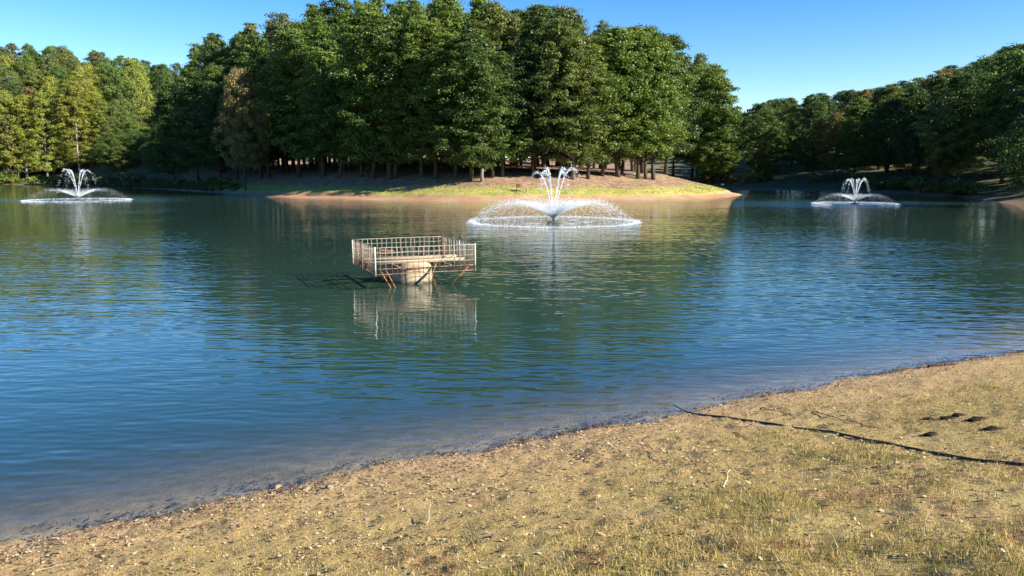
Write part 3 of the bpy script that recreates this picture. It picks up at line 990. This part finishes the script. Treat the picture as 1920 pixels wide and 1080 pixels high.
# gate valve with handwheel inside the cage
val = MB()
val.tube([(-0.55, 0.75, 0.62), (-0.55, 0.75, 0.86)], 0.02, 6); val.tube([(-0.55 + 0.2 * math.cos(t), 0.75 + 0.2 * math.sin(t), 0.86) for t in np.linspace(0, 6.283, 20)], 0.02, 6)
for t in (0, 1.57): val.tube([(-0.55 - 0.2 * math.cos(t), 0.75 - 0.2 * math.sin(t), 0.86), (-0.55 + 0.2 * math.cos(t), 0.75 + 0.2 * math.sin(t), 0.86)], 0.014, 5)
val.build('handwheel', RUST, cage)

# ------------------------------------------------------------------ fountains
def spray_material(name, a):
    m, nt, out = new_mat(name)
    n = N(nt)
    b = n.principled((0.92, 0.95, 0.97), 0.35, 0.5)
    tl = n.node('ShaderNodeBsdfTranslucent'); tl.inputs[0].default_value = (0.92, 0.95, 0.97, 1)
    mx = n.node('ShaderNodeMixShader'); mx.inputs[0].default_value = 0.45
    nt.links.new(b, mx.inputs[1]); nt.links.new(tl.outputs[0], mx.inputs[2])
    res = mx.outputs[0]
    if a < 1:
        tr = n.node('ShaderNodeBsdfTransparent')
        m2 = n.node('ShaderNodeMixShader')
        fac = n.math('MULTIPLY', n.smooth(n.noise(n.pos(), 2.6, 5, 0.7), 0.38, 0.62), n.attr('cover'), True)
        n.set(m2.inputs[0], fac)
        nt.links.new(tr.outputs[0], m2.inputs[1]); nt.links.new(res, m2.inputs[2])
        res = m2.outputs[0]
    nt.links.new(res, out.inputs['Surface'])
    return m
DROP = spray_material('water_spray', 1.0)
FOAM = spray_material('water_foam', 0.5)
def dark_plastic():
    m, nt, out = new_mat('dark_plastic')
    n = N(nt)
    nt.links.new(n.principled(n.mix(n.noise(n.pos(), 8, 3), (0.03, 0.035, 0.03), (0.07, 0.065, 0.05)), 0.6, 0.4), out.inputs['Surface'])
    return m
PLAST = dark_plastic()
GRAV = 9.81
def fountain(x, y, sc, rot, njet, dense, label, seed):
    g = np.random.default_rng(seed)
    main = seed == 301
    root = empty('fountain', (x, y, 0))
    tag(root, label, 'fountain', 'floating fountains on the lake')
    f = MB(); f.tube([(0, 0, -0.15), (0, 0, 0.02), (0, 0, 0.06), (0, 0, 0.08)], np.array([0.42, 0.42, 0.36, 0.12]), 14); f.build('float', PLAST, root, True)
    f = MB(); f.tube([(0, 0, 0.05), (0, 0, 0.14), (0, 0, 0.22)], [0.10, 0.08, 0.055], 10); f.build('nozzle', PLAST, root, True)
    z0 = 0.2
    for j in range(njet):
        a = rot + j / njet * 2 * math.pi + g.normal(0, 0.06)
        apex = 3.3 * sc * g.uniform(0.96, 1.05)
        vz = math.sqrt(2 * GRAV * (apex - z0)); T = (vz + math.sqrt(vz * vz + 2 * GRAV * z0)) / GRAV
        vr = 2.15 * sc / T * g.uniform(0.92, 1.08)
        up = int(330 * dense); dn = int(230 * dense)
        t = np.concatenate([g.random(up) ** 0.9 * T * 0.62, T * g.uniform(0.5, 1.0, dn)])
        puls = np.sin(t / T * 60 + g.random() * 6) * 0.5 + 0.5
        keepm = (t < T * 0.42) | (g.random(len(t)) < 0.25 + 0.75 * puls ** 2)
        t = t[keepm]
        p = np.stack([vr * t * math.cos(a), vr * t * math.sin(a), z0 + vz * t - GRAV * t * t / 2], 1)
        jit = 0.014 + 0.10 * (t / T) ** 1.4
        p += g.normal(0, 1, (len(t), 3)) * (jit * sc)[:, None]
        vel = np.stack([np.full(len(t), vr * math.cos(a)), np.full(len(t), vr * math.sin(a)), vz - GRAV * t], 1)
        r = (0.006 + 0.015 * g.random(len(t)) ** 2) * (0.75 + 0.5 * sc)
        vv, ff = drops(p, r, vel, np.where(t < 0.4 * T, 4.0, 1.6))
        obj('jet', mesh_np('jet', vv, ff, DROP, True), root)['kind'] = 'stuff'
    # wide bowl of spray
    n = 40000 if main else 15000
    al = R(39 if main else 37) + g.normal(0, R(1.6), n)
    vsp = 7.28 * math.sqrt(sc) * (1 + g.normal(0, 0.022, n))
    az = g.uniform(0, 2 * math.pi, n)
    az = az + 0.02 * np.sin(az * 40)
    vh, vz = vsp * np.cos(al), vsp * np.sin(al)
    T = (vz + np.sqrt(vz ** 2 + 2 * GRAV * z0)) / GRAV
    t = T * g.random(n) ** (1.5 if main else 2.0)
    drag = 1 - 0.06 * t
    p = np.stack([vh * t * drag * np.cos(az), vh * t * drag * np.sin(az), z0 + vz * t - GRAV * t * t / 2], 1)
    p += g.normal(0, 1, (n, 3)) * (0.01 + 0.09 * t * sc)[:, None]
    p[:, 0] -= 0.12 * t ** 2 * sc
    p = np.maximum(p, [-99, -99, 0.01])
    vel = np.stack([vh * np.cos(az), vh * np.sin(az), vz - GRAV * t], 1)
    fr = t / T
    r = np.where(fr < 0.3, 0.004 + 0.005 * g.random(n), 0.003 + (0.018 if main else 0.012) * g.random(n) ** 5)
    vv, ff = drops(p, r, vel, np.where(fr < 0.35, 7.0, 2.0))
    tag(obj('spray_bowl', mesh_np('spray_bowl', vv, ff, DROP, True), root), kind='stuff')
    # splash ring and splashes where the jets land
    RR = 5.35 * sc
    n = int(6000 * dense)
    az = g.uniform(0, 2 * math.pi, n)
    kz = g.random(n) < 0.35 + 0.65 * vnoise(np.cos(az) * 6 + 9, np.sin(az) * 6 + 9, 5)
    az = az[kz]; n = len(az)
    rr = RR + g.normal(0, 0.13, n) * sc + 0.08 * np.sin(az * 7 + 1)
    zz = np.abs(g.normal(0, 0.055 if main else 0.03, n)) + 0.005
    p = np.stack([rr * np.cos(az), rr * np.sin(az), zz], 1)
    vv, ff = drops(p, 0.007 + 0.016 * g.random(n) ** 1.5)
    ring = obj('splash_ring', mesh_np('splash_ring', vv, ff, DROP, True), root); ring['kind'] = 'stuff'
    def foam_sheet(r0, r1, soft, name, cx=0, cy=0, seg=96):
        rs = np.linspace(r0, r1, 8)
        aa = np.arange(seg) / seg * 2 * math.pi
        A, Q = np.meshgrid(aa, rs)
        V = np.stack([cx + Q.ravel() * np.cos(A.ravel()), cy + Q.ravel() * np.sin(A.ravel()), np.full(A.size, 0.006)], 1)
        i = np.arange(7)[:, None] * seg; j = np.arange(seg)[None]; k = (j + 1) % seg
        FF = np.stack([i + j, i + seg + j, i + seg + k, i + k], -1).reshape(-1, 4)
        cov = np.clip(np.sin(math.pi * (Q.ravel() - r0) / (r1 - r0)), 0, 1) * soft if r0 > 0.05 else (1 - Q.ravel() / r1) * soft
        return obj(name, mesh_np(name, V, FF, FOAM, True, {'cover': cov}), root)
    foam_sheet(RR - 0.5 * sc, RR + 0.42 * sc, 0.9, 'foam_ring')
    for j in range(njet):
        a = rot + j / njet * 2 * math.pi
        q = 2.15 * sc
        foam_sheet(0.02, 0.75 * sc, 1.3, 'splash_foam', q * math.cos(a), q * math.sin(a), 20)
    return root
fountain(*FOUNTAINS[0], R(55), 6, 1.0, 'large white fountain in the middle of the lake before the peninsula', 301)
fountain(*FOUNTAINS[1], R(25), 6, 0.75, 'white fountain off the far left shore', 302)
fountain(*FOUNTAINS[2], R(10), 7, 0.9, 'smaller white fountain off the shaded right shore', 303)

# ------------------------------------------------------------------ bench, box and log on the peninsula
WOODM, = [TIMB]
def aged_wood():
    m, nt, out = new_mat('brown_bench_wood')
    n = N(nt)
    a = n.noise(n.vmath('MULTIPLY', n.node('ShaderNodeTexCoord').outputs['Object'], (2, 20, 20)), 1.0, 4)
    nt.links.new(n.principled(n.ramp(a, [(0.3, (0.20, 0.12, 0.075)), (0.7, (0.36, 0.24, 0.16))]), 0.85, 0.2), out.inputs['Surface'])
    return m
BW = aged_wood()
x, y, z = on_ground(978, 360)
bench = empty('bench', (x, y, z), R(6))
tag(bench, 'wooden bench with backrest on the peninsula grass facing the water', 'bench')
for k in range(3):
    m = MB(); m.box((0, -0.14 + 0.15 * k, 0.45), (1.25, 0.12, 0.04)); m.build('seat_slat', BW, bench)
for k in range(3):
    m = MB(); m.box((0, 0.235 + 0.03 * k, 0.58 + 0.13 * k), (1.25, 0.035, 0.105)); m.build('back_slat', BW, bench)
for sx in (-0.52, 0.52):
    m = MB(); m.tube([(sx, -0.15, 0.43), (sx * 1.06, -0.28, -0.05)], 0.04, 6); m.build('leg', RUST, bench)
    m = MB(); m.tube([(sx, 0.33, 0.95), (sx, 0.20, 0.43), (sx * 1.06, 0.30, -0.05)], 0.04, 6); m.build('leg', RUST, bench)
def white_paint():
    m, nt, out = new_mat('white_paint')
    n = N(nt)
    nt.links.new(n.principled(n.mix(n.smooth(n.noise(n.pos(), 5, 4), 0.5, 0.8), (0.80, 0.80, 0.78), (0.6, 0.58, 0.52)), 0.6, 0.3), out.inputs['Surface'])
    return m
WHITE = white_paint()
x, y, z = on_ground(1354, 347.5)
box = empty('utility_box', (x, y, z), R(20))
tag(box, 'small white box on the grass at the peninsula tip', 'box')
m = MB(); m.box((0, 0, 0.13), (0.44, 0.3, 0.30)); m.build('cabinet', WHITE, box)
m = MB(); m.box((0, 0, 0.30), (0.50, 0.36, 0.04)); m.build('lid', WHITE, box)
x, y, z = on_ground(364, 339)
m = MB(); m.tube([(-1.6, 0, 0.08), (-0.5, 0.1, 0.14), (0.6, 0.0, 0.18), (1.5, -0.1, 0.26)], [0.10, 0.13, 0.12, 0.07], 8)
lg = m.build('fallen_log', BARK, None, True); lg.location = (x, y, z); lg.rotation_euler = (0, 0, R(5)); lg.color = (0.34, 0.29, 0.2, 1)
tag(lg, 'pale fallen log on the dark bank left of the peninsula', 'log')

# ------------------------------------------------------------------ near bank: grass, litter, sticks, hose, lumps
g = np.random.default_rng(99)
def bank_points(n, smin, smax, seed):
    g = np.random.default_rng(seed)
    # even in the picture: density falls with distance
    r = np.sqrt(g.uniform(3.0 ** 2, 18.0 ** 2, n * 2)); a = R(1) * g.uniform(-40, 42, n * 2)
    keep = g.random(n * 2) < np.clip((7.5 / r) ** 1.2, 0, 1)
    p = np.column_stack([r * np.sin(a), r * np.cos(a)])[keep]
    p = p[p[:, 1] < 9.3 + 0.62 * p[:, 0]]
    s = shore_sd(p[:, 0], p[:, 1])
    k = (s > smin) & (s < smax)
    return p[k], s[k]
p, s = bank_points(620000, 0.15, 9.5, 1)
cl = fbm(p[:, 0] * 1.3, p[:, 1] * 1.3, 201, 3)
big = fbm(p[:, 0] * 0.45, p[:, 1] * 0.45, 202, 2)
dens = np.clip(smooth(0.2, 3.4, s + (big - 0.5) * 3) * smooth(0.28, 0.62, cl) * 1.15 + 0.05, 0, 1)
k = g.random(len(p)) < dens
p, s, cl, big = p[k], s[k], cl[k], big[k]
n = len(p)
lush = smooth(2.4, 5.2, s + (big - 0.5) * 4)
u = g.random((n, 1))
straw = np.array([(0.58, 0.43, 0.19)]); olive = np.array([(0.30, 0.24, 0.065)]); green = np.array([(0.21, 0.24, 0.04)]); redd = np.array([(0.26, 0.10, 0.06)]); gold = np.array([(0.52, 0.36, 0.07)])
pg = 0.04 + 0.22 * smooth(0.5, 0.7, fbm(p[:, 0] * 0.9, p[:, 1] * 0.9, 203))[:, None]
tint = np.where(u < pg, green, np.where(u < pg + 0.32, olive, np.where(u < pg + 0.45, gold, straw)))
rp = smooth(0.60, 0.72, fbm(p[:, 0] * 2.2, p[:, 1] * 2.2, 204))[:, None]
tint = np.where(g.random((n, 1)) < rp * 0.5, redd, tint) * g.uniform(0.45, 1.35, (n, 1))
pos = np.column_stack([p, height(p[:, 0], p[:, 1]) - 0.003])
tuft = smooth(0.56, 0.70, fbm(p[:, 0] * 1.7, p[:, 1] * 1.7, 208)) * smooth(0.5, 3.5, p[:, 0] + 0.6 * (7 - p[:, 1]))
L = (0.013 + 0.011 * lush + 0.018 * tuft) * g.uniform(0.6, 1.7, n) * (0.75 + 0.6 * cl)
v, f, tt = blades(pos, L, g.uniform(0.003, 0.0065, n), tint, g, 1.3)
tag(obj('bank_grass', mesh_np('bank_grass', v, f, BLADE, False, {'tint': tt})), 'sparse dry grass on the near bank', 'grass', kind='stuff')
print('near blades', n)

# flakes: dead leaves, bark chips, bleached stems
def flakes(p, size, asp, tint, lift, g, tilt=0.35):
    n = len(p)
    a = g.uniform(0, 6.283, n)
    nrm = np.column_stack([g.normal(0, tilt, n), g.normal(0, tilt, n), np.ones(n)]); nrm /= np.linalg.norm(nrm, axis=1)[:, None]
    x = np.column_stack([np.cos(a), np.sin(a), np.zeros(n)]); x -= nrm * np.sum(x * nrm, 1)[:, None]; x /= np.linalg.norm(x, axis=1)[:, None]
    y = np.cross(nrm, x)
    bv = np.array([(-0.5, 0, 0.0), (-0.15, -0.5, 0.10), (0.28, -0.38, 0.05), (0.5, 0.05, 0.16), (0.12, 0.5, 0.04), (-0.3, 0.36, 0.12)])
    fr = np.stack([x * size[:, None], y * (size * asp)[:, None], nrm * size[:, None]], 1)
    pos = np.column_stack([p, height(p[:, 0], p[:, 1]) + lift])
    v, f = scatter(bv, np.array([(0, 1, 2, 3, 4, 5)]), fr, pos)
    return v, f, np.repeat(tint, 6, axis=0)
p, s = bank_points(330000, 0.0, 9.5, 2)
dens = np.clip(0.30 * np.exp(-(s / 1.5) ** 2) + 0.16 + 0.35 * smooth(0.58, 0.74, fbm(p[:, 0] * 1.6, p[:, 1] * 1.6, 205)), 0, 1)
k = g.random(len(p)) < dens; p = p[k]; n = len(p)
pal_ = np.array([(0.47, 0.36, 0.20), (0.40, 0.28, 0.14), (0.28, 0.17, 0.085), (0.075, 0.048, 0.03), (0.52, 0.45, 0.34), (0.24, 0.10, 0.06)])
tint = pal_[g.choice(6, n, p=[0.20, 0.25, 0.20, 0.27, 0.02, 0.06])] * g.uniform(0.75, 1.2, (n, 1))
v, f, tt = flakes(p, 0.006 + 0.036 * g.random(n) ** 4, g.uniform(0.2, 0.8, n), tint, 0.006, g, 0.24)
tag(obj('leaf_litter', mesh_np('leaf_litter', v, f, DRY, False, {'tint': tt})), 'dead leaves and chips strewn over the near bank', 'litter', kind='stuff')
# sodden dark debris in the shallows and along the waterline
gg = np.random.default_rng(12)
q = np.array(near_pts); d = np.hypot(*np.diff(q, axis=0).T); cum = np.concatenate([[0], np.cumsum(d)])
n = 10000
t = gg.uniform(0, cum[-1], n)
p = np.column_stack([np.interp(t, cum, q[:, 0]), np.interp(t, cum, q[:, 1])])
wz = np.abs(gg.normal(0, 0.30, n)) * np.where(gg.random(n) < 0.22, -0.5, 1.0) - 0.05
p = p + np.column_stack([np.full(n, -0.45), np.full(n, 0.89)]) * wz[:, None] + gg.normal(0, 0.03, (n, 2))
k = gg.random(n) < 0.25 + 0.75 * smooth(0.4, 0.6, fbm(p[:, 0] * 1.5, p[:, 1] * 1.5, 206)); p = p[k]; n = len(p)
tint = np.array([(0.035, 0.026, 0.02)]) * gg.uniform(0.6, 2.6, (n, 1))
v, f, tt = flakes(p, 0.016 + 0.05 * gg.random(n) ** 2.4, gg.uniform(0.12, 0.5, n), tint, 0.008, gg, 0.3)
tag(obj('shore_debris', mesh_np('shore_debris', v, f, DRY, False, {'tint': tt})), 'dark sodden leaves and bark along the near waterline', 'debris', kind='stuff')
# pebbles and clay crumbs
p, s = bank_points(9000, 0.02, 6.0, 3)
k = g.random(len(p)) < 0.9 * np.exp(-(s / 0.9) ** 2) + 0.12; p = p[k]; n = len(p)
bv = OCT_V * [1, 0.8, 0.55]
r = 0.004 + 0.014 * g.random(n) ** 3
a = g.uniform(0, 6.28, n)
fr = np.zeros((n, 3, 3)); fr[:, 0, 0] = np.cos(a) * r; fr[:, 0, 1] = np.sin(a) * r; fr[:, 1, 0] = -np.sin(a) * r; fr[:, 1, 1] = np.cos(a) * r; fr[:, 2, 2] = r
v, f = scatter(bv, OCT_F, fr, np.column_stack([p, height(p[:, 0], p[:, 1]) + r * 0.3]))
tint = np.array([(0.42, 0.32, 0.21)]) * g.uniform(0.4, 1.4, (n, 1))
tag(obj('pebbles', mesh_np('pebbles', v, f, DRY, True, {'tint': np.repeat(tint, 6, axis=0)})), 'pebbles and clay crumbs near the waterline', 'pebbles', kind='stuff')

# hose
hp = [(1262, 764), (1296, 776), (1340, 781), (1385, 786.5), (1430, 793), (1485, 801), (1540, 808), (1580, 815), (1640, 827), (1700, 841), (1750, 851), (1800, 859), (1850, 866), (1905, 872), (2000, 884), (2120, 902), (2300, 930)]
pts = [on_ground(*q) for q in hp]
pts = np.array([(a, b, max(c, -0.05) + 0.012) for a, b, c in pts])
tt_ = np.linspace(0, len(pts) - 1, 90)
pts = np.stack([np.interp(tt_, np.arange(len(pts)), pts[:, i]) for i in range(3)], 1)
ker = np.ones(5) / 5
for i in range(3): pts[2:-2, i] = np.convolve(pts[:, i], ker, 'valid')
pts[:, 0] += 0.012 * np.sin(np.linspace(0, 23, 90)); hz_ = np.maximum(height(pts[:, 0], pts[:, 1]), -0.06)
pts[:, 2] = np.convolve(np.pad(hz_, 3, 'edge'), np.ones(7) / 7, 'valid') + 0.008
def black_rubber():
    m, nt, out = new_mat('black_rubber')
    n = N(nt)
    nt.links.new(n.principled(n.mix(n.smooth(n.noise(n.pos(), 12, 4), 0.5, 0.75), (0.018, 0.017, 0.016), (0.10, 0.08, 0.05)), 0.6, 0.35), out.inputs['Surface'])
    return m
RUB = black_rubber()
m = MB(); m.tube(pts, 0.011, 8)
tag(m.build('hose', RUB, None, True), 'black hose running from the water across the dry grass', 'hose')

def lump(seed, mat, name, r, flat=0.5):
    g = np.random.default_rng(seed)
    nu, nv = 12, 7
    V, Fq = [], []
    for i in range(nv):
        th = math.pi * i / (nv - 1)
        for j in range(nu):
            ph = 2 * math.pi * j / nu
            k = 1 + g.normal(0, 0.16)
            V.append((r * k * math.sin(th) * math.cos(ph), r * k * 0.7 * math.sin(th) * math.sin(ph), r * k * flat * math.cos(th)))
    for i in range(nv - 1):
        for j in range(nu):
            Fq.append((i * nu + j, (i + 1) * nu + j, (i + 1) * nu + (j + 1) % nu, i * nu + (j + 1) % nu))
    return mesh_np(name, np.array(V), np.array(Fq), mat)
def plain(name, c1, c2, sc=14):
    m, nt, out = new_mat(name)
    n = N(nt)
    no = n.noise(n.node('ShaderNodeTexCoord').outputs['Object'], sc, 4, 0.7)
    nt.links.new(n.principled(n.mix(n.smooth(no, 0.35, 0.65), c1, c2), 0.95, 0.1, n.bump(no, 0.02)), out.inputs['Surface'])
    return m
DARKBR = plain('dark_brown', (0.020, 0.014, 0.010), (0.05, 0.034, 0.022))
STONE = plain('tan_stone', (0.30, 0.23, 0.15), (0.20, 0.15, 0.09))
lumps = [(1744, 787, 0.060, 'leftmost of the upper cluster beside the hose'), (1778, 786, 0.075, 'second from the left in the upper cluster'), (1800, 779, 0.062, 'topmost of the cluster'),
         (1834, 787, 0.085, 'long and thin, right of the topmost one'), (1864, 805, 0.085, 'largest, at the right of the cluster'), (1746, 816, 0.070, 'lowest of the cluster'), (1869, 727, 0.03, 'small and alone nearer the water')]
for i, (px, py, r, w) in enumerate(lumps):  # very dark brown flattened lumps set on the bank
    x, y, z = on_ground(px, py)
    o = obj('dark_lump', lump(400 + i, DARKBR, 'dark_lump', r * 1.1, 0.26)); o.location = (x, y, z + r * 0.02); o.rotation_euler = (0, 0, rng.uniform(-0.4, 0.4))
    tag(o, f'dark flat lump on the dry bank, {w}', 'clod', 'dark lumps on the bank')
stones = [(575, 918, 0.05, 'wedge-shaped tan stone at the waterline'), (520, 916, 0.06, 'flat brown stone at the waterline'), (618, 915, 0.045, 'blocky tan stone just above the waterline'), (1090, 862, 0.03, 'small tan stone alone on the middle of the bank'), (207, 979, 0.04, 'tan stone near the lower left shore')]
for i, (px, py, r, w) in enumerate(stones):
    x, y, z = on_ground(px, py)
    o = obj('stone', lump(440 + i, STONE, 'stone', r, 0.5)); o.location = (x, y, z + r * 0.15); o.rotation_euler = (0, 0, rng.uniform(0, 3))
    tag(o, w, 'stone', 'stones near the waterline')
# sticks
DARKW = plain('dark_stick', (0.045, 0.032, 0.024), (0.10, 0.075, 0.055), 30)
PALEW = plain('bleached_stick', (0.60, 0.50, 0.34), (0.42, 0.33, 0.2), 30)
sticks = [((1525, 772), (1660, 806), DARKW, 'thin dark curved stick above the hose'), ((1535, 799), (1565, 813), DARKW, 'short dark twig touching the hose'), ((1672, 962), (1714, 974), PALEW, 'straight bleached twig low on the bank'),
          ((1360, 920), (1370, 902), PALEW, 'upright pale splinter in the middle of the bank'), ((800, 985), (806, 962), PALEW, 'thin pale stalk at the lower centre'), ((1213, 848), (1222, 868), DARKW, 'short dark stick left of centre bank'),
          ((1088, 852), (1106, 868), DARKW, 'dark bark sliver near the waterline centre'), ((1740, 688), (1795, 684), DARKW, 'dark driftwood stick lying at the right waterline'), ((1820, 920), (1872, 925), PALEW, 'pale twig on the right of the bank'),
          ((60, 1075), (130, 1060), PALEW, 'pale twig at the lower left corner'), ((1430, 765), (1490, 778), DARKW, 'dark twig just above the hose near the water'), ((1375, 812), (1400, 824), DARKW, 'dark twig below the hose near the water')]
for i, (a, b, mt, lab) in enumerate(sticks):
    A = np.array(on_ground(*a)); B = np.array(on_ground(*b))
    k = np.linspace(0, 1, 7)[:, None]
    q = A + (B - A) * k
    side = np.array([-(B - A)[1], (B - A)[0], 0])
    q = q + side * (0.05 * np.sin(k * math.pi) + 0.03 * np.sin(k * 9)) * (1 if i % 2 else -0.6)
    q[:, 2] = [gz(c[0], c[1]) + 0.008 for c in q]
    if 'upright' in lab or 'stalk' in lab: q[:, 2] += np.linspace(0, 0.09, 7)
    rr = 0.005 if mt is DARKW else 0.004
    if 'driftwood' in lab: rr = 0.022
    if 'splinter' in lab: rr = 0.007
    m = MB(); m.tube(q, np.linspace(rr, rr * 0.45, 7), 6)
    tag(m.build('stick', mt, None, True), lab, 'stick', 'sticks on the near bank')
print('objects', len(bpy.data.objects), 'tris', sum(len(m.loops) - 2 * len(m.polygons) for m in bpy.data.meshes))
